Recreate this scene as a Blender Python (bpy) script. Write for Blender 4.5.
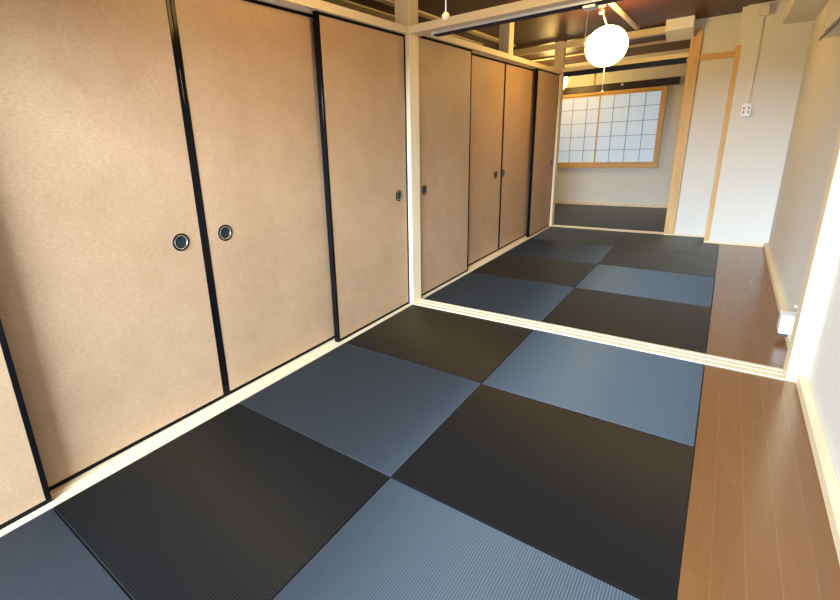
import bpy, bmesh, math, random
from mathutils import Vector, Matrix
random.seed(7)
for o in list(bpy.data.objects):
    bpy.data.objects.remove(o, do_unlink=True)
scene = bpy.context.scene
COL = scene.collection

# ------------------------------------------------------------------ camera
cam_d = bpy.data.cameras.new('camera')
cam = bpy.data.objects.new('camera', cam_d)
COL.objects.link(cam)
Rv = Vector((0.78983988, 0.61160733, -0.04571033))
Uv = Vector((-0.13577673, 0.24705119, 0.95944275))
Fv = Vector((-0.59809501, 0.75159975, -0.27817292))
M = Matrix(((Rv.x, Uv.x, -Fv.x, 1.6503), (Rv.y, Uv.y, -Fv.y, -2.6419), (Rv.z, Uv.z, -Fv.z, 1.1436), (0, 0, 0, 1)))
cam.matrix_world = M
cam_d.sensor_width = 36
cam_d.lens = 456.07 * 36 / 840
cam_d.shift_x = (420 - 362.51) / 840
cam_d.shift_y = (273.61 - 300) / 840
cam_d.clip_start = 0.02
scene.camera = cam

# ------------------------------------------------------------------ light
w = bpy.data.worlds.new('sky')
scene.world = w
w.use_nodes = True
bg = w.node_tree.nodes['Background']
bg.inputs[0].default_value = (0.72, 0.84, 1.0, 1)
bg.inputs[1].default_value = 1.2


def area(name, loc, target, sx, sy, power, col):
    d = bpy.data.lights.new(name, 'AREA')
    d.shape = 'RECTANGLE'; d.size = sx; d.size_y = sy
    d.energy = power; d.color = col
    o = bpy.data.objects.new(name, d)
    COL.objects.link(o)
    o.location = loc
    o.rotation_euler = (Vector(target) - Vector(loc)).to_track_quat('-Z', 'Y').to_euler()
    return o


# daylight coming down through the glass doors behind the camera
area('daylight', (1.1, -7.6, 2.35), (1.0, 0.0, 0.9), 6.0, 1.5, 2000, (0.68, 0.84, 1.0))
LAMP = 20.0           # emission of the paper globes
LAMP_COL = (1.0, 0.64, 0.19)

vs = scene.view_settings
vs.view_transform = 'Standard'
vs.look = 'None'
vs.gamma = 1
vs.exposure = 0.85
vs.use_curve_mapping = False

# ------------------------------------------------------------------ measures
Y1, YB, YC, YD, CE = 0.1214, 3.319, 3.041, 5.377, 2.14
XR = 2.065        # face of the right wall
XF = 1.70         # right edge of the mats
XM = 0.8604       # seam between the two columns of mats
YA = -3.09        # back wall of the near room

# ------------------------------------------------------------------ materials
def mat(name, col, rough=0.6, spec=0.5, metal=0.0):
    m = bpy.data.materials.new(name)
    m.use_nodes = True
    b = m.node_tree.nodes['Principled BSDF']
    b.inputs['Base Color'].default_value = (*col, 1)
    b.inputs['Roughness'].default_value = rough
    b.inputs['Specular IOR Level'].default_value = spec
    b.inputs['Metallic'].default_value = metal
    return m


def N(m, t, **kw):
    n = m.node_tree.nodes.new(t)
    for k, v in kw.items():
        if k in n.inputs.keys():
            n.inputs[k].default_value = v
        else:
            setattr(n, k, v)
    return n


def L(m, a, b):
    m.node_tree.links.new(a, b)


def pos(m, scale=(1, 1, 1)):
    t = N(m, 'ShaderNodeNewGeometry')
    mp = N(m, 'ShaderNodeMapping')
    mp.inputs['Scale'].default_value = scale
    L(m, t.outputs['Position'], mp.inputs['Vector'])
    return mp.outputs['Vector']


def objco(m, scale=(1, 1, 1)):
    t = N(m, 'ShaderNodeTexCoord')
    mp = N(m, 'ShaderNodeMapping')
    mp.inputs['Scale'].default_value = scale
    L(m, t.outputs['Object'], mp.inputs['Vector'])
    return mp.outputs['Vector']


def mixcol(m, fac, a, b):
    x = N(m, 'ShaderNodeMix', data_type='RGBA')
    L(m, fac, x.inputs[0])
    for i, c in ((6, a), (7, b)):
        if isinstance(c, tuple):
            x.inputs[i].default_value = (*c, 1)
        else:
            L(m, c, x.inputs[i])
    return x.outputs[2]


def ramp(m, fac, p0, p1):
    r = N(m, 'ShaderNodeMapRange')
    r.inputs[1].default_value = p0
    r.inputs[2].default_value = p1
    L(m, fac, r.inputs[0])
    return r.outputs[0]


def bump(m, h, strength=0.3, dist=0.001):
    b = N(m, 'ShaderNodeBump')
    b.inputs['Strength'].default_value = strength
    b.inputs['Distance'].default_value = dist
    L(m, h, b.inputs['Height'])
    L(m, b.outputs[0], m.node_tree.nodes['Principled BSDF'].inputs['Normal'])


def wood(name, c1, c2, rough=0.5, axis='Z', spec=0.35, coat=0.0):
    m = mat(name, c1, rough, spec)
    sc = {'X': (1.2, 22, 22), 'Y': (22, 1.2, 22), 'Z': (22, 22, 1.2)}[axis]
    n = N(m, 'ShaderNodeTexNoise', Scale=2.2, Detail=5.0)
    L(m, pos(m, sc), n.inputs['Vector'])
    c = mixcol(m, ramp(m, n.outputs['Fac'], 0.35, 0.7), c1, c2)
    b = m.node_tree.nodes['Principled BSDF']
    L(m, c, b.inputs['Base Color'])
    b.inputs['Coat Weight'].default_value = coat
    return m


PINE1, PINE2 = (0.82, 0.68, 0.46), (0.76, 0.61, 0.39)
pineX = wood('pine_x', PINE1, PINE2, 0.5, 'X')
pineY = wood('pine_y', PINE1, PINE2, 0.5, 'Y')
pineZ = wood('pine_z', PINE1, PINE2, 0.5, 'Z')
OAK1, OAK2 = (0.66, 0.42, 0.17), (0.55, 0.33, 0.12)
oakX = wood('oak_x', OAK1, OAK2, 0.5, 'X')
oakZ = wood('oak_z', OAK1, OAK2, 0.5, 'Z')
ceil_m = wood('ceiling_wood', (0.075, 0.021, 0.011), (0.052, 0.014, 0.008), 0.45, 'Y', 0.3)
darkwood = wood('dark_wood', (0.022, 0.013, 0.010), (0.012, 0.007, 0.006), 0.4, 'X')
lacquer = mat('black_lacquer', (0.005, 0.005, 0.006), 0.10, 0.1)
cup_m = mat('dark_metal_cup', (0.03, 0.04, 0.045), 0.3, 0.5, 0.6)
ring_m = mat('pale_metal_ring', (0.75, 0.70, 0.62), 0.3, 0.5, 0.8)
alu = mat('aluminium', (0.70, 0.72, 0.76), 0.35, 0.5, 0.5)
navy = mat('navy_rail', (0.010, 0.016, 0.045), 0.6, 0.2)
white = mat('white_plastic', (0.80, 0.80, 0.78), 0.35)
cream = mat('cream_plastic', (0.72, 0.66, 0.55), 0.4)
slot_m = mat('socket_grey', (0.22, 0.20, 0.18), 0.5)
darkgap = mat('dark_vent', (0.05, 0.045, 0.04), 0.5)
cordm = mat('white_cord', (0.85, 0.82, 0.75), 0.6)
ballm = mat('wooden_ball', (0.70, 0.50, 0.27), 0.4)

# wall paper
wall_m = mat('wall_paper', (0.70, 0.68, 0.625), 0.75, 0.2)
n = N(wall_m, 'ShaderNodeTexNoise', Scale=260.0, Detail=3.0)
L(wall_m, pos(wall_m), n.inputs['Vector'])
bump(wall_m, n.outputs['Fac'], 0.15, 0.001)

# fusuma paper with faint woven-in roundels
ROUND = [(-1.84, 1.49, .165), (-2.10, .31, .09), (-1.27, .59, .145), (-.285, 1.53, .15), (-.54, .33, .085),
         (.45, .58, .15), (2.16, .55, .15), (1.40, 1.50, .15), (2.95, .45, .15), (-2.75, .62, .15)]
fus_m = mat('fusuma_paper', (0.52, 0.35, 0.205), 0.55, 0.3)
pv = pos(fus_m)
sep = N(fus_m, 'ShaderNodeSeparateXYZ')
L(fus_m, pv, sep.inputs[0])
acc = None
for (ry, rz, rr) in ROUND:
    a = N(fus_m, 'ShaderNodeMath', operation='SUBTRACT'); a.inputs[1].default_value = ry
    L(fus_m, sep.outputs[1], a.inputs[0])
    b_ = N(fus_m, 'ShaderNodeMath', operation='SUBTRACT'); b_.inputs[1].default_value = rz
    L(fus_m, sep.outputs[2], b_.inputs[0])
    a2 = N(fus_m, 'ShaderNodeMath', operation='MULTIPLY'); L(fus_m, a.outputs[0], a2.inputs[0]); L(fus_m, a.outputs[0], a2.inputs[1])
    b2 = N(fus_m, 'ShaderNodeMath', operation='MULTIPLY'); L(fus_m, b_.outputs[0], b2.inputs[0]); L(fus_m, b_.outputs[0], b2.inputs[1])
    s_ = N(fus_m, 'ShaderNodeMath', operation='ADD'); L(fus_m, a2.outputs[0], s_.inputs[0]); L(fus_m, b2.outputs[0], s_.inputs[1])
    q = N(fus_m, 'ShaderNodeMath', operation='SQRT'); L(fus_m, s_.outputs[0], q.inputs[0])
    mr = N(fus_m, 'ShaderNodeMapRange', interpolation_type='SMOOTHSTEP')
    mr.inputs[1].default_value = rr + .012; mr.inputs[2].default_value = rr - .010
    L(fus_m, q.outputs[0], mr.inputs[0])
    if acc is None:
        acc = mr.outputs[0]
    else:
        mx = N(fus_m, 'ShaderNodeMath', operation='MAXIMUM')
        L(fus_m, acc, mx.inputs[0]); L(fus_m, mr.outputs[0], mx.inputs[1]); acc = mx.outputs[0]
nz = N(fus_m, 'ShaderNodeTexNoise', Scale=5.0, Detail=6.0, Roughness=0.65)
L(fus_m, pv, nz.inputs['Vector'])
nf = N(fus_m, 'ShaderNodeTexNoise', Scale=70.0, Detail=4.0)
L(fus_m, pos(fus_m, (1, 1, 2.2)), nf.inputs['Vector'])
c = mixcol(fus_m, ramp(fus_m, nz.outputs['Fac'], 0.3, 0.75), (0.520, 0.345, 0.208), (0.440, 0.280, 0.162))
c = mixcol(fus_m, ramp(fus_m, nf.outputs['Fac'], 0.3, 1.3), c, (0.30, 0.18, 0.10))
mm = N(fus_m, 'ShaderNodeMath', operation='MULTIPLY'); mm.inputs[1].default_value = 0.20
n3 = N(fus_m, 'ShaderNodeTexNoise', Scale=14.0, Detail=3.0)
L(fus_m, pv, n3.inputs['Vector'])
m4 = N(fus_m, 'ShaderNodeMath', operation='MULTIPLY'); L(fus_m, acc, m4.inputs[0]); L(fus_m, ramp(fus_m, n3.outputs['Fac'], 0.25, 0.7), m4.inputs[1])
L(fus_m, m4.outputs[0], mm.inputs[0])
c = mixcol(fus_m, mm.outputs[0], c, (0.34, 0.19, 0.12))
L(fus_m, c, fus_m.node_tree.nodes['Principled BSDF'].inputs['Base Color'])
bump(fus_m, nf.outputs['Fac'], 0.10, 0.0008)


# tatami: paper-yarn weave, ribs 15 mm apart
def tatami(name, c1, c2, along):
    """dark paper yarn; the ribs run along one axis and the glossy strands across it,
    so the sheen changes with its turn to the daylight; base tones paint in the rest"""
    m = mat(name, c1, TAT_R, 1.0)
    v = pos(m)
    wv = N(m, 'ShaderNodeTexWave', wave_type='BANDS', wave_profile='SIN')
    wv.bands_direction = 'X' if along == 'Y' else 'Y'
    wv.inputs['Scale'].default_value = math.pi * 2 / 20 / 0.0075
    L(m, v, wv.inputs['Vector'])
    n1 = N(m, 'ShaderNodeTexNoise', Scale=3.0, Detail=6.0)
    sc = (40, 3, 1) if along == 'Y' else (3, 40, 1)
    L(m, pos(m, sc), n1.inputs['Vector'])
    c = mixcol(m, ramp(m, n1.outputs['Fac'], 0.3, 0.7), c1, c2)
    vo = N(m, 'ShaderNodeTexVoronoi', Scale=4.0)
    L(m, v, vo.inputs['Vector'])
    c = mixcol(m, ramp(m, vo.outputs['Distance'], 0.012, 0.008), c, (0.16, 0.16, 0.16))
    b = m.node_tree.nodes['Principled BSDF']
    L(m, c, b.inputs['Base Color'])
    b.inputs['IOR'].default_value = 1.6
    b.inputs['Specular Tint'].default_value = (0.78, 0.90, 1.0, 1)
    b.inputs['Anisotropic'].default_value = 1.0
    tn = N(m, 'ShaderNodeCombineXYZ')
    tn.inputs[0 if along == 'X' else 1].default_value = 1.0
    L(m, tn.outputs[0], b.inputs['Tangent'])
    # the strands catch less light in the grooves between ribs
    rr = N(m, 'ShaderNodeMapRange')
    rr.inputs[3].default_value = 0.26; rr.inputs[4].default_value = 0.68
    L(m, wv.outputs['Color'], rr.inputs[0])
    L(m, rr.outputs[0], b.inputs['Specular IOR Level'])
    bump(m, wv.outputs['Color'], 0.04, 0.0015)
    return m


TAT_R = 0.53
tat_sheen = tatami('tatami_across_sheen_tone', (0.021, 0.026, 0.033), (0.017, 0.022, 0.028), 'Y')  # base lightened to slate: part of the daylight sheen is painted into the colour
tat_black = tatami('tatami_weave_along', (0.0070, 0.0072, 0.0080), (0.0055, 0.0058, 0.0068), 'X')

# floor boards
floor_m = mat('floor_boards', (0.25, 0.13, 0.06), 0.25, 0.5)
g = N(floor_m, 'ShaderNodeNewGeometry')
sp = N(floor_m, 'ShaderNodeSeparateXYZ'); L(floor_m, g.outputs['Position'], sp.inputs[0])
cb = N(floor_m, 'ShaderNodeCombineXYZ')
ax = N(floor_m, 'ShaderNodeMath', operation='SUBTRACT'); ax.inputs[1].default_value = 1.6915
L(floor_m, sp.outputs[0], ax.inputs[0])
L(floor_m, sp.outputs[1], cb.inputs[0]); L(floor_m, ax.outputs[0], cb.inputs[1])
br = N(floor_m, 'ShaderNodeTexBrick')
br.inputs['Scale'].default_value = 1.0
br.inputs['Brick Width'].default_value = 0.93
br.inputs['Row Height'].default_value = 0.0727
br.inputs['Mortar Size'].default_value = 0.0009
br.inputs['Mortar Smooth'].default_value = 0.2
br.inputs['Color1'].default_value = (0.215, 0.095, 0.033, 1)
br.inputs['Color2'].default_value = (0.195, 0.086, 0.030, 1)
br.inputs['Mortar'].default_value = (0.28, 0.14, 0.06, 1)  # seams paler than the boards: glint on the bevelled edges put into the colour
L(floor_m, cb.outputs[0], br.inputs['Vector'])
fn = N(floor_m, 'ShaderNodeTexNoise', Scale=3.0, Detail=6.0)
L(floor_m, pos(floor_m, (40, 1.5, 1)), fn.inputs['Vector'])
c = mixcol(floor_m, ramp(floor_m, fn.outputs['Fac'], 0.3, 1.3), br.outputs['Color'], (0.14, 0.065, 0.028))
L(floor_m, c, floor_m.node_tree.nodes['Principled BSDF'].inputs['Base Color'])
floor_m.node_tree.nodes['Principled BSDF'].inputs['Roughness'].default_value = 0.22


def emis(name, col, strength):
    m = mat(name, (0.8, 0.8, 0.8), 0.6)
    b = m.node_tree.nodes['Principled BSDF']
    b.inputs['Emission Color'].default_value = (*col, 1)
    b.inputs['Emission Strength'].default_value = strength
    return m


lamp_m = emis('lit_paper_globe', LAMP_COL, LAMP)
lamp_dim = emis('lit_paper_globe_near', LAMP_COL, LAMP * 0.55)
shoji_m = emis('backlit_shoji_paper', (0.50, 0.76, 1.0), 0.22)
shoji_m.node_tree.nodes['Principled BSDF'].inputs['Base Color'].default_value = (0.48, 0.52, 0.55, 1)

# ------------------------------------------------------------------ helpers
def new():
    return bmesh.new()


def box(bm, x0, x1, y0, y1, z0, z1):
    v = [bm.verts.new(p) for p in ((x0, y0, z0), (x1, y0, z0), (x1, y1, z0), (x0, y1, z0),
                                   (x0, y0, z1), (x1, y0, z1), (x1, y1, z1), (x0, y1, z1))]
    for f in ((3, 2, 1, 0), (4, 5, 6, 7), (0, 1, 5, 4), (1, 2, 6, 5), (2, 3, 7, 6), (3, 0, 4, 7)):
        bm.faces.new([v[i] for i in f])
    return bm


def bevel(bm, w=0.002, seg=2):
    bmesh.ops.bevel(bm, geom=list(bm.edges), offset=w, segments=seg, affect='EDGES', profile=0.5)
    return bm


def B(x0, x1, y0, y1, z0, z1, w=0.0015):
    bm = box(new(), x0, x1, y0, y1, z0, z1)
    if w:
        bevel(bm, w, 2)
    return bm


def profile(bm, pts, axis, a, b):
    """extrude a closed 2D outline along an axis; pts are (x,z) for Y, (y,z) for X, (x,y) for Z"""
    def mk(p, t):
        return {'Y': (p[0], t, p[1]), 'X': (t, p[0], p[1]), 'Z': (p[0], p[1], t)}[axis]
    r0 = [bm.verts.new(mk(p, a)) for p in pts]
    r1 = [bm.verts.new(mk(p, b)) for p in pts]
    k = len(pts)
    for i in range(k):
        bm.faces.new((r0[i], r0[(i + 1) % k], r1[(i + 1) % k], r1[i]))
    bm.faces.new(r0[::-1]); bm.faces.new(r1)
    bmesh.ops.recalc_face_normals(bm, faces=bm.faces)
    return bm


def lathe(bm, prof, center, axis='Z', seg=40):
    """prof: list of (radius, height) ; height along axis"""
    cx, cy, cz = center
    rings = []
    for r, h in prof:
        if r < 1e-6:
            p = (cx + h, cy, cz) if axis == 'X' else (cx, cy, cz + h)
            rings.append([bm.verts.new(p)])
        else:
            ring = []
            for i in range(seg):
                t = 2 * math.pi * i / seg
                if axis == 'X':
                    p = (cx + h, cy + r * math.cos(t), cz + r * math.sin(t))
                else:
                    p = (cx + r * math.cos(t), cy + r * math.sin(t), cz + h)
                ring.append(bm.verts.new(p))
            rings.append(ring)
    for a, b in zip(rings[:-1], rings[1:]):
        if len(a) == 1 and len(b) == 1:
            continue
        for i in range(seg):
            j = (i + 1) % seg
            if len(a) == 1:
                bm.faces.new((a[0], b[j], b[i]))
            elif len(b) == 1:
                bm.faces.new((a[i], a[j], b[0]))
            else:
                bm.faces.new((a[i], a[j], b[j], b[i]))
    bmesh.ops.recalc_face_normals(bm, faces=bm.faces)
    return bm


def tube(bm, pts, r, seg=10):
    pts = [Vector(p) for p in pts]
    rings = []
    for i, p in enumerate(pts):
        t = (pts[min(i + 1, len(pts) - 1)] - pts[max(i - 1, 0)]).normalized()
        a = t.cross(Vector((0, 0, 1)))
        if a.length < 1e-3:
            a = Vector((1, 0, 0))
        a.normalize(); b = t.cross(a)
        rings.append([bm.verts.new(p + r * (math.cos(2 * math.pi * k / seg) * a + math.sin(2 * math.pi * k / seg) * b)) for k in range(seg)])
    for a, b in zip(rings[:-1], rings[1:]):
        for k in range(seg):
            bm.faces.new((a[k], a[(k + 1) % seg], b[(k + 1) % seg], b[k]))
    bm.faces.new(rings[0][::-1]); bm.faces.new(rings[-1])
    bmesh.ops.recalc_face_normals(bm, faces=bm.faces)
    return bm


def root_loc(o):
    while o.parent:
        o = o.parent
    return Vector(o.location)


def obj(name, bm, m, parent=None, smooth=False, origin=None, label=None):
    me = bpy.data.meshes.new(name)
    off = root_loc(parent) if parent else (Vector(origin) if origin else Vector((0, 0, 0)))
    if off.length:
        bmesh.ops.translate(bm, verts=bm.verts, vec=-off)
    bm.to_mesh(me); bm.free()
    me.materials.append(m)
    if smooth:
        for p in me.polygons:
            p.use_smooth = True
    o = bpy.data.objects.new(name, me)
    COL.objects.link(o)
    if parent:
        o.parent = parent
    else:
        o.location = off
    if label:
        o['label'] = label
    return o


def tag(o, label, cat, group=None):
    o['label'] = label; o['category'] = cat
    if group:
        o['group'] = group
    return o


def thing(name, label, cat, loc, group=None):
    o = bpy.data.objects.new(name, None)
    o.empty_display_size = 0.05
    COL.objects.link(o)
    o.location = loc
    return tag(o, label, cat, group)


def struct(name, bm, m, label=None, parent=None):
    o = obj(name, bm, m, parent)
    o['kind'] = 'structure'
    if label:
        o['label'] = label
    return o


# ================================================================== SETTING
struct('floor', box(new(), -1.7, 2.2, YA - 0.1, YD + 0.1, -0.10, -0.032), wall_m)
bm = new()
box(bm, XF + .001, 2.064, YA, YC - 0.001, -0.0315, 0.0)
struct('floor_boards', bm, floor_m, 'strip of glossy brown floorboards between the tatami and the right wall')
struct('ceiling', box(new(), -1.7, 2.2, YA - 0.1, YD + 0.1, CE, CE + 0.06), ceil_m, 'low glossy dark brown wooden ceiling')
# walls
struct('wall_right', box(new(), XR, XR + .1, YA - 0.1, YD + .1, -0.032, CE - .0005), wall_m)
struct('wall_left', box(new(), -1.75, -1.65, YA - .1, YD + .1, -0.032, CE - .0005), wall_m)
struct('wall_back', box(new(), -1.64, XR - .001, YD, YD + .1, -0.031, CE - .0005), wall_m)
bm = new()   # near wall behind the camera, with a wide opening for the glass doors
WX0, WX1, WZ1 = 0.02, 2.0, 1.68
box(bm, -1.64, WX0, YA - .12, YA - .001, -0.031, CE - .0005)
box(bm, WX1, XR - .001, YA - .12, YA - .001, -0.031, CE - .0005)
box(bm, WX0, WX1, YA - .12, YA - .001, WZ1, CE - .0005)
struct('wall_front', bm, wall_m)
bm = new()   # wall block at the far end of the middle room
profile(bm, [(1.6125, YC), (XR - .001, YC), (XR - .001, YB + .1), (1.296, YB + .1), (1.296, YB + .012), (1.575, YB + .012), (1.575, YC + .051), (1.6125, YC + .051)], 'Z', -0.0315, CE - .0005)
struct('wall_middle', bm, wall_m)
struct('trim_1', B(1.206, 1.2955, YB + .002, YB + .1, 2.046, CE - .0005, 0), wall_m, 'short strip of wall above the wide oak post')
# baseboards
struct('baseboard_right', B(2.033, XR - .0005, Y1 + .001, YC - .001, 0.0005, 0.042), pineY)
struct('baseboard_right_near', B(2.033, XR - .0005, YA, -0.001, 0.0005, 0.046), pineY)
struct('baseboard_middle', B(1.575, 2.032, YC - .014, YC - .0025, 0.0005, 0.022), pineX)
struct('baseboard_back', B(-1.6, 1.6, YD - .02, YD - .0005, 0.0005, 0.05), pineX)
struct('trim_2', B(1.866, XR - .0005, 1.35, YC - .0005, 1.94, CE - .0005), wall_m, 'boxed-in papered soffit along the top of the right wall')
struct('trim_3', profile(new(), [(3.09, CE - .0005), (3.09, 2.04), (YB - .021, 1.972), (YB - .021, CE - .0005)], 'X', 1.0, 1.225), white, 'short white boxed casing under the ceiling beside the oak post')
struct('trim_4', B(1.2035, 1.5745, YB - .022, YB + .011, 0.0005, 0.012), pineX, 'low pale plinth under the two oak posts')
# glass doors behind the camera: frame
wd = struct('window_2', B(WX0, WX0 + .05, YA - .09, YA - .04, 0, WZ1), pineZ)
bm = new()
box(bm, WX1 - .05, WX1, YA - .09, YA - .04, 0, WZ1); box(bm, WX0 + .05, WX1 - .05, YA - .09, YA - .04, WZ1 - .05, WZ1)
box(bm, 1.08, 1.12, YA - .09, YA - .04, 0, WZ1 - .05)
struct('window_frame', bm, pineX, parent=wd)

# ================================================================== POSTS AND LINTELS
def post(x0, x1, y0, y1, z0, z1, m, label, name='wooden_post', g=None):
    o = obj(name, B(x0, x1, y0, y1, z0, z1, .002), m, origin=((x0 + x1) / 2, (y0 + y1) / 2, z0))
    return tag(o, label, 'post', g)


post(-.1, .002, 0.0, .112, 0.0045, CE - .001, pineZ, 'pale pine corner post between the near and the middle sliding doors')
post(1.997, XR - .0005, 0.0, Y1, 0.0, CE - .001, pineZ, 'pale pine post against the right wall at the end of the white threshold')
post(-.1, .0, YB, YB + .10, 0.0045, CE - .001, pineZ, 'slim pale pine post at the left of the far doorway')
post(1.2035, 1.2945, YB - .02, YB + .1, 0.0125, 2.045, oakZ, 'wide honey-coloured oak post at the right of the far doorway')
post(1.572, 1.612, YC - .002, YC + .050, 0.001, 1.82, oakZ, 'narrow oak post on the corner of the projecting wall')
post(-.092, .0, 1.645, 1.755, 1.8265, CE - .001, pineZ, 'short pine strut standing on the lintel above the middle sliding doors', 'short_strut')
post(-.15, -.09, YD - .03, YD - .0005, 1.796, CE - .001, pineZ, 'thin pale upright on the far wall above the dark picture rail', 'short_strut')
tag(obj('crossbar', B(1.295, 1.5745, YB - .012, YB + .0115, 1.755, 1.812, .002), oakX), 'oak crossbar joining the two oak posts on the white wall', 'crossbar')


def kamoi(y0, y1, label, z0):   # grooved head rail above the sliding doors
    z1 = z0 + .043
    pr = [(-.125, z0), (-.119, z0), (-.119, z0 + .012), (-.083, z0 + .012), (-.083, z0), (-.058, z0), (-.058, z0 + .012),
          (-.022, z0 + .012), (-.022, z0), (0, z0), (0, z1), (-.125, z1)]
    o = obj('head_rail', profile(new(), pr, 'Y', y0, y1), pineY, origin=(0, (y0 + y1) / 2, z0))
    return tag(o, label, 'lintel')


def shikii(y0, y1, label):
    z1 = .004
    pr = [(-.125, -.031), (-.001, -.031), (-.001, z1), (-.022, z1), (-.022, z1 - .002), (-.058, z1 - .002), (-.058, z1), (-.081, z1), (-.081, z1 - .002),
          (-.119, z1 - .002), (-.119, z1), (-.125, z1)]
    o = obj('door_track', profile(new(), pr, 'Y', y0, y1), pineY, origin=(0, (y0 + y1) / 2, 0))
    return tag(o, label, 'track')


kamoi(YA, -.0005, 'pine head rail above the three nearest sliding doors', 1.762)
kamoi(.1125, YB - .0005, 'pine head rail above the four middle-room sliding doors', 1.783)
shikii(YA, -.0005, 'pale floor track under the near sliding doors')
shikii(-.0005 + .001, YB + .1, 'pale floor track under the middle-room sliding doors')

# threshold and lintel between the near and the middle room
pr = [(0.001, -.031), (Y1 - .001, -.031), (Y1 - .001, .006), (.098, .006), (.098, .003), (.078, .003), (.078, .006), (.052, .006), (.052, .003), (.032, .003), (.032, .006), (.001, .006)]
bm = profile(new(), pr, 'X', 0.0025, XF)
tag(obj('threshold', bm, pineX, origin=(.85, .06, 0)), 'long white grooved threshold dividing the near mats from the middle mats', 'threshold')
bm = profile(new(), [(p[0], p[1] if p[1] > 0 else 0.0005) for p in pr], 'X', XF + .0005, 1.996)
tag(obj('threshold', bm, pineX, origin=(1.85, .06, 0)), 'short end of the grooved threshold lying on the brown floorboards', 'threshold')
tag(obj('lintel_beam', B(.0025, 1.9965, 0.001, Y1 + .012, 1.765, 1.810, .002), pineX, origin=(1, .06, 1.75)), 'pine lintel crossing overhead between the near and middle rooms', 'lintel')
tr = thing('ceiling_track', 'long silver track with navy underside fixed below the near lintel', 'track', (.12, .08, 1.729))
obj('rail', B(.13, 1.995, .070, .132, 1.750, 1.7645, .001), alu, tr)
obj('navy_strip', B(.13, 1.995, .074, .131, 1.743, 1.7498, .0005), navy, tr, label='navy underside strip')
obj('end_cap', B(.119, .1295, .070, .132, 1.743, 1.7645, .001), white, tr, label='bright end cap')
cl = thing('track_clip', 'small silver clip with a hanging wire on the near track', 'clip', (1.0, .085, 1.70))
obj('clip_body', B(.975, 1.035, .065, .135, 1.727, 1.7425, .003), alu, cl)
obj('wire', tube(new(), [(1.0, .085, 1.727), (.998, .085, 1.66), (.995, .09, 1.60), (.985, .10, 1.575), (.975, .11, 1.565)], .0012, 6), cordm, cl, True)

# far doorway
bm = profile(new(), [(YB + .001, -.031), (YB + .1, -.031), (YB + .1, .005), (YB + .07, .005), (YB + .07, .002), (YB + .05, .002), (YB + .05, .005), (YB + .001, .005)], 'X', 0.001, 1.2025)
tag(obj('threshold', bm, pineX, origin=(.6, YB + .05, 0)), 'thin pale threshold of the far doorway in front of the shoji room', 'threshold')
tag(obj('lintel_beam', B(.0005, 1.2025, YB, YB + .1, 1.806, 1.850, .002), pineX, origin=(.6, YB + .05, 1.786)), 'pine lintel over the far doorway above its navy track', 'lintel')
tr = thing('ceiling_track', 'dark navy track under the far doorway lintel with pale end fittings', 'track', (.6, YB + .03, 1.73))
obj('rail', B(.012, 1.19, YB + .01, YB + .07, 1.756, 1.8055, .002), navy, tr)
for x in (.0012, 1.1905):
    obj('end_cap', B(x, x + .0105, YB - .002, YB + .05, 1.765, 1.795, .003), white, tr, label='white end fitting')
tag(obj('ceiling_beam', B(-1.6, .999, YB + .001, YB + .09, 2.06, 2.125, .002), pineX, origin=(-.3, YB, 2.06)), 'long pale beam under the ceiling above the far doorway', 'beam')
tag(obj('ceiling_beam', B(-1.6, 2.0, 4.33, 4.40, 2.115, CE - .0005, .001), pineX, origin=(0, 4.36, 2.115)), 'thin pale batten crossing the ceiling of the far room', 'beam')

# battens on the ceiling
tag(obj('ceiling_batten', B(-.535, -.475, YA + .01, 3.10, 2.122, CE - .0005, .001), pineY, origin=(-.5, 0, 2.122)), 'long thin pale batten on the ceiling behind the sliding doors', 'batten')
tag(obj('ceiling_batten', B(-.80, -.705, YA + .01, 2.70, 2.127, CE - .0005, .001), pineY, origin=(-.75, 0, 2.127)), 'wider flat pale board on the ceiling, left of the thin batten', 'batten')
rw = thing('cable_raceway', 'cream cable raceway running along the ceiling beside the globe lamp', 'raceway', (.73, 2.5, 2.12))
obj('channel', B(.705, .755, 1.0, 3.25, 2.128, CE - .0005, .002), cream, rw)
obj('cover', B(.715, .745, 1.0, 3.245, 2.120, 2.1278, .003), cream, rw)

# ================================================================== SLIDING DOORS
def fusuma(y0, y1, x, hand, label, group):
    zt = 1.766 if y1 < 0 else 1.787
    """x = front face; y0..y1 width; hand = y of the finger pull"""
    z0, z1, st, th = .0045, zt, .018, .030
    t = thing('sliding_door', label, 'sliding door', (x, (y0 + y1) / 2, z0), group)
    obj('paper_panel', box(new(), x - th + .002, x - .002, y0 + st, y1 - st, z0 + .016, z1 - .018), fus_m, t)
    for a in (y0, y1 - st):
        obj('stile', B(x - th, x, a, a + st, z0, z1, .002), lacquer, t)
    obj('bottom_rail', B(x - th, x, y0 + st, y1 - st, z0, z0 + .016, .0015), lacquer, t)
    obj('top_rail', B(x - th, x, y0 + st, y1 - st, z1 - .018, z1, .0015), lacquer, t)
    if hand is not None:
        c = (x - .002, hand, .79 if x > -.05 else .778)
        h = obj('finger_pull', lathe(new(), [(.0365, 0), (.0365, .003), (.034, .0045), (.031, .0045), (.0295, .002), (.0295, 0)], c, 'X'), lacquer, t, True)
        obj('ring', lathe(new(), [(.0293, .0005), (.0293, .0032), (.0282, .0040), (.0265, .0034), (.0258, .0005)], c, 'X'), ring_m, h, True, label='pale metal ring')
        obj('cup', lathe(new(), [(.0257, .0028), (.022, .0012), (.012, .0003), (0, .0002)], c, 'X'), cup_m, h, True, label='dark hollow cup')
    return t


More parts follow.
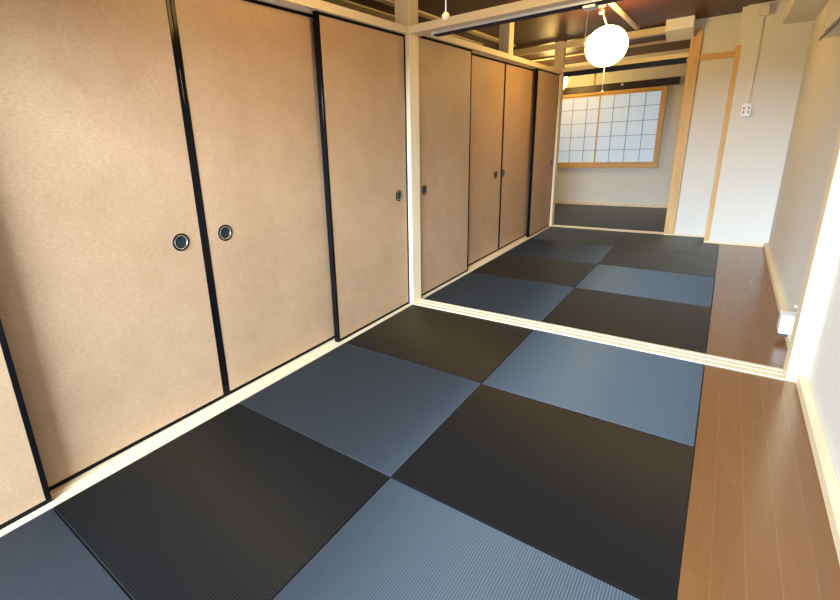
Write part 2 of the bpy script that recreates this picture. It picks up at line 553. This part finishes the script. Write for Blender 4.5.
gA = 'brown paper sliding doors of the near room'
gB = 'brown paper sliding doors of the middle room'
FX, BX = -.025, -.086
fusuma(-3.085, -2.307, FX, None, 'brown paper sliding door cut off at the left, pink-tinted, front track', gA)
fusuma(-2.345, -1.542, BX, -1.652, 'tan paper sliding door at far left with finger pull near its right stile', gA)
fusuma(-1.541, -.742, BX, -1.434, 'tan paper sliding door with finger pull near its left stile, second large one', gA)
fusuma(-.797, -.001, FX, -.112, 'tan sliding door touching the near pine corner post, pull at its right edge', gA)
fusuma(.1135, .958, FX, .218, 'golden brown sliding door just right of the pine corner post', gB)
fusuma(.918, 1.808, BX, 1.664, 'second middle-room sliding door from the corner post, pull at its right edge', gB)
fusuma(1.809, 2.675, BX, 1.853, 'third middle-room sliding door from the corner post, pull at its left edge', gB)
fusuma(2.548, 3.317, FX, 3.245, 'darkest middle-room sliding door, beside the far doorway post', gB)

# ================================================================== TATAMI
def tatami_mat(x0, x1, y0, y1, kind, label, group):
    g_ = .0012
    bm = B(x0 + g_, x1 - g_, y0 + g_, y1 - g_, -.031, 0, .003)
    o = obj('tatami_mat', bm, tat_sheen if kind else tat_black, origin=((x0 + x1) / 2, (y0 + y1) / 2, -.031))
    tag(o, label, 'tatami mat', group)


rowsA = [0, -.774, -1.546, -2.318, YA]
cols = [0, XM, XF]
labA = {(0, 0): 'black square tatami mat in the corner below the near pine post',
        (0, 1): 'slate blue tatami mat between the white threshold and the brown floorboards',
        (1, 0): 'slate blue tatami mat in the middle along the near sliding doors',
        (1, 1): 'large black tatami mat at right beside the brown floorboards, near room',
        (2, 0): 'large black tatami mat at lower left along the near sliding doors',
        (2, 1): 'light slate blue ribbed tatami mat cut off at the bottom centre',
        (3, 0): 'dark blue tatami mat cut off in the bottom left corner',
        (3, 1): 'black tatami mat nearest the glass doors behind the viewer'}
for r in range(4):
    for c_ in range(2):
        tatami_mat(cols[c_], cols[c_ + 1], rowsA[r + 1], rowsA[r], (r + c_) % 2, labA[(r, c_)], 'tatami mats of the near room')
rowsB = [Y1, .944, 1.716, 2.488, YB]
labB = {(0, 0): 'blue tatami mat just beyond the threshold, beside the middle sliding doors',
        (0, 1): 'black tatami mat just beyond the threshold, beside the brown floorboards',
        (1, 0): 'black tatami mat in the second middle-room row, along the sliding doors',
        (1, 1): 'blue tatami mat in the second middle-room row, beside the floorboards',
        (2, 0): 'blue-grey tatami mat in the third middle-room row, along the sliding doors',
        (2, 1): 'black tatami mat in the third middle-room row, beside the floorboards',
        (3, 0): 'black tatami mat in front of the far doorway threshold at left',
        (3, 1): 'blue-black tatami mat below the two oak posts of the far wall'}
for r in range(4):
    for c_ in range(2):
        # the last mat on the right gets the dark copy, its weaker sheen painted in
        kind = (r + c_ + 1) % 2
        if (r, c_) == (3, 1):
            bm = profile(new(), [(XM + .0012, rowsB[3] + .0012), (XF - .0012, rowsB[3] + .0012), (XF - .0012, YC - .001), (1.571, YC - .001),
                                 (1.571, YB - .0005), (XM + .0012, YB - .0005)], 'Z', -.031, 0)
            o = obj('tatami_mat', bm, tat_black, origin=(1.28, 2.9, -.031))
            tag(o, 'black notched tatami mat below the oak posts of the far wall', 'tatami mat', 'tatami mats of the middle room')
        else:
            tatami_mat(cols[c_], cols[c_ + 1], rowsB[r], rowsB[r + 1], kind, labB[(r, c_)], 'tatami mats of the middle room')
rowsC = [YB + .101, 4.40, YD - .021]
colC = [-1.28, -.43, .42, 1.27]
namC = [['dark tatami mat of the far room hidden left behind the doors', 'dark tatami mat just inside the far doorway at left', 'dark tatami mat just inside the far doorway at right'],
        ['dark tatami mat at the far left corner under the shoji window', 'dark tatami mat under the middle of the shoji window', 'dark tatami mat at the far right corner of the shoji room']]
for r in range(2):
    for c_ in range(3):
        if (r, c_) == (0, 0):
            continue
        tatami_mat(colC[c_], colC[c_ + 1], rowsC[r], rowsC[r + 1], 0, namC[r][c_], 'tatami mats of the far room')

# ================================================================== SHOJI WINDOW
wf = struct('window_1', B(-.82, .862, YD - .05, YD - .0005, .578, .645, .003), oakX, 'honey wood frame of the shoji window')
struct('window_head', B(-.82, .862, YD - .05, YD - .0005, 1.655, 1.692, .003), oakX, parent=wf)
struct('window_jamb', B(.815, .862, YD - .05, YD - .0005, .6455, 1.6545, .003), oakZ, parent=wf)
struct('window_jamb', B(-.82, -.773, YD - .05, YD - .0005, .6455, 1.6545, .003), oakZ, parent=wf)
kumiko = mat('dark_lattice', (0.16, 0.085, 0.05), 0.6)


def shoji(x0, x1, yf, label):
    z0, z1, st = .646, 1.654, .022
    t = thing('shoji_screen', label, 'shoji screen', ((x0 + x1) / 2, yf, z0), 'shoji screens of the window')
    obj('paper', box(new(), x0 + st, x1 - st, yf + .010, yf + .012, z0 + st, z1 - st), shoji_m, t)
    for a in (x0, x1 - st):
        obj('stile', B(a, a + st, yf, yf + .018, z0, z1, .001), oakZ, t)
    obj('rail', B(x0 + st, x1 - st, yf, yf + .018, z0, z0 + st, .001), oakX, t)
    obj('rail', B(x0 + st, x1 - st, yf, yf + .018, z1 - st, z1, .001), oakX, t)
    bm = new()
    for k in range(1, 4):
        x = x0 + (x1 - x0) * k / 4
        box(bm, x - .003, x + .003, yf + .004, yf + .0098, z0 + st, z1 - st)
    for k in range(1, 5):
        z = z0 + (z1 - z0) * k / 5
        box(bm, x0 + st, x1 - st, yf + .0055, yf + .0096, z - .003, z + .003)
    obj('lattice', bm, kumiko, t)


shoji(.005, .8145, YD - .045, 'right white paper shoji screen with thin dark lattice')
shoji(-.7725, .040, YD - .022, 'left white paper shoji screen partly hidden by the doorway post')
tag(obj('picture_rail', B(-1.6, .99, YD - .035, YD - .0005, 1.698, 1.795, .002), darkwood, origin=(0, YD, 1.7)), 'dark brown rail across the far wall just above the shoji window', 'rail')
tag(obj('round_peg', lathe(new(), [(0, -.018), (.011, -.014), (.018, 0), (.011, .014), (0, .018)], (.295, YD - .055, 1.765), 'Z', 16), white, None, True, origin=(.295, YD - .055, 1.765)),
    'small round white knob on the dark rail above the shoji window', 'knob')

# ================================================================== GLOBE LAMPS
def globe(c, r, hook, label, cord_z, lm=lamp_m, cord_dx=0.0):
    cx, cy, cz = c
    t = thing('globe_pendant_lamp', label, 'pendant lamp', (cx, cy, CE), 'round paper globe lamps')
    prof = []
    K = 44
    for i in range(K + 1):
        a = -math.pi / 2 + math.pi * i / K
        rr = r * math.cos(a)
        if rr > .03 * r and i % 2:
            rr *= .992
        prof.append((max(rr, 0.0), r * .98 * math.sin(a)))
    prof[0] = (0, -r * .98); prof[-1] = (0, r * .98)
    obj('globe_shade', lathe(new(), prof, c, 'Z', 56), lm, t, True)
    hx, hy = hook
    obj('ceiling_rose', lathe(new(), [(0, 0), (.035, 0), (.035, -.012), (.028, -.02), (0, -.02)], (hx, hy, CE - .0005), 'Z', 28), white, t, True)
    bm = tube(new(), [(hx, hy, CE - .02), (hx + .003, hy, CE - .035), (cx - .01, cy, cz + r - .005)], .006, 10)
    obj('hanger_cord', bm, cordm, t, True)
    mid = Vector((hx + .004, hy, CE - .055))
    obj('hook_knob', lathe(new(), [(0, .022), (.018, .016), (.026, 0), (.018, -.016), (0, -.022)], mid, 'Z', 20), white, t, True)
    # wire loop at the shoulder of the globe
    bm = tube(new(), [(cx - r * .75, cy - .02, cz + r * .70), (cx - r * .95, cy - .02, cz + r * .55), (cx - r * 1.06, cy - .02, cz + r * .25), (cx - r * .985, cy - .02, cz + .01)], .0015, 6)
    obj('wire_loop', bm, cordm, t, True)
    if cord_z:
        cd = obj('pull_cord', tube(new(), [(cx + cord_dx, cy, cz - r * .97), (cx + cord_dx, cy, cord_z + .012)], .0022, 8), cordm, t, True)
        obj('cord_ball', lathe(new(), [(0, .014), (.007, .012), (.0125, .004), (.0125, -.004), (.007, -.011), (0, -.013)], (cx + cord_dx, cy, cord_z), 'Z', 20), ballm, cd, True, label='small wooden ball')


globe((.72, 1.95, 1.814), .160, (.655, 1.95), 'glowing white globe lamp hanging in the middle room', 1.455)
globe((-.43, 4.56, 1.834), .165, (-.43, 4.56), 'glowing globe lamp of the far room half hidden by the doorway post', None)
globe((.85, -1.13, 1.90), .180, (.85, -1.13), 'globe lamp of the near room with only its pull cord and wooden ball in view', 1.527, lamp_dim)

# ================================================================== SMALL THINGS ON THE WALLS
t = thing('wall_outlet', 'small white wall outlet at the bottom of the cable duct', 'outlet', (1.722, YC, 1.20))
obj('outlet_box', B(1.688, 1.758, YC - .03, YC - .0005, 1.20, 1.315, .004), white, t)
for (dx, dz) in ((-.017, .075), (.017, .075), (-.017, .040), (.017, .040)):
    obj('socket_slot', B(1.723 + dx - .006, 1.723 + dx + .006, YC - .0315, YC - .0301, 1.20 + dz - .010, 1.20 + dz + .010, .0005), slot_m, t, label='grey socket slot')
t = thing('cable_duct', 'thin cream cable duct running down the wall from the junction box', 'duct', (1.735, YC, 1.316))
obj('duct', profile(new(), [(1.716, YC - .0005), (1.738, YC - .0005), (1.738, YC - .012), (1.734, YC - .015), (1.720, YC - .015), (1.716, YC - .012)], 'Z', 1.3155, 2.030), cream, t)
tag(obj('junction_box', B(1.698, 1.762, YC - .05, YC - .0005, 2.031, 2.112, .003), cream, origin=(1.73, YC, 2.031)), 'cream junction box high on the wall at the top of the duct', 'junction box')
t = thing('floor_level_outlet', 'white protruding outlet box low on the right wall above the baseboard', 'outlet', (2.03, .56, .03))
obj('cover', B(1.992, 2.0645, .505, .600, .0455, .150, .006), white, t)
obj('base_gap', B(2.000, 2.032, .512, .595, .030, .0450, .001), darkgap, t, label='dark underside gap')
tag(obj('wall_hook', B(2.052, 2.0645, .66, .675, .155, .168, .001), cream, origin=(2.06, .67, .155)), 'tiny pale hook on the right wall above the low outlet box', 'hook')

# wall-mounted air unit, only its rounded end in view
t = thing('air_conditioner', 'white wall unit with rounded lower edge at the top right corner', 'air conditioner', (2.03, .8, 1.57))
pts = []
yE, yS = 1.24, .25
out = [(yS, 1.56), (.95, 1.56), (1.10, 1.563), (1.18, 1.568), (yE, 1.578), (yE + .005, 1.60), (yE + .005, 1.86), (yS, 1.86)]
obj('housing', profile(new(), [(y, z + .012) for y, z in out], 'X', 1.975, XR - .0005), cream, t)
obj('vent_lip', B(1.968, 1.9745, .3, yE - .02, 1.5725, 1.5885, .003), darkgap, t, label='dark vent slot')
obj('front_panel', B(1.966, 1.9748, yS, 1.06, 1.592, 1.85, .003), white, t)
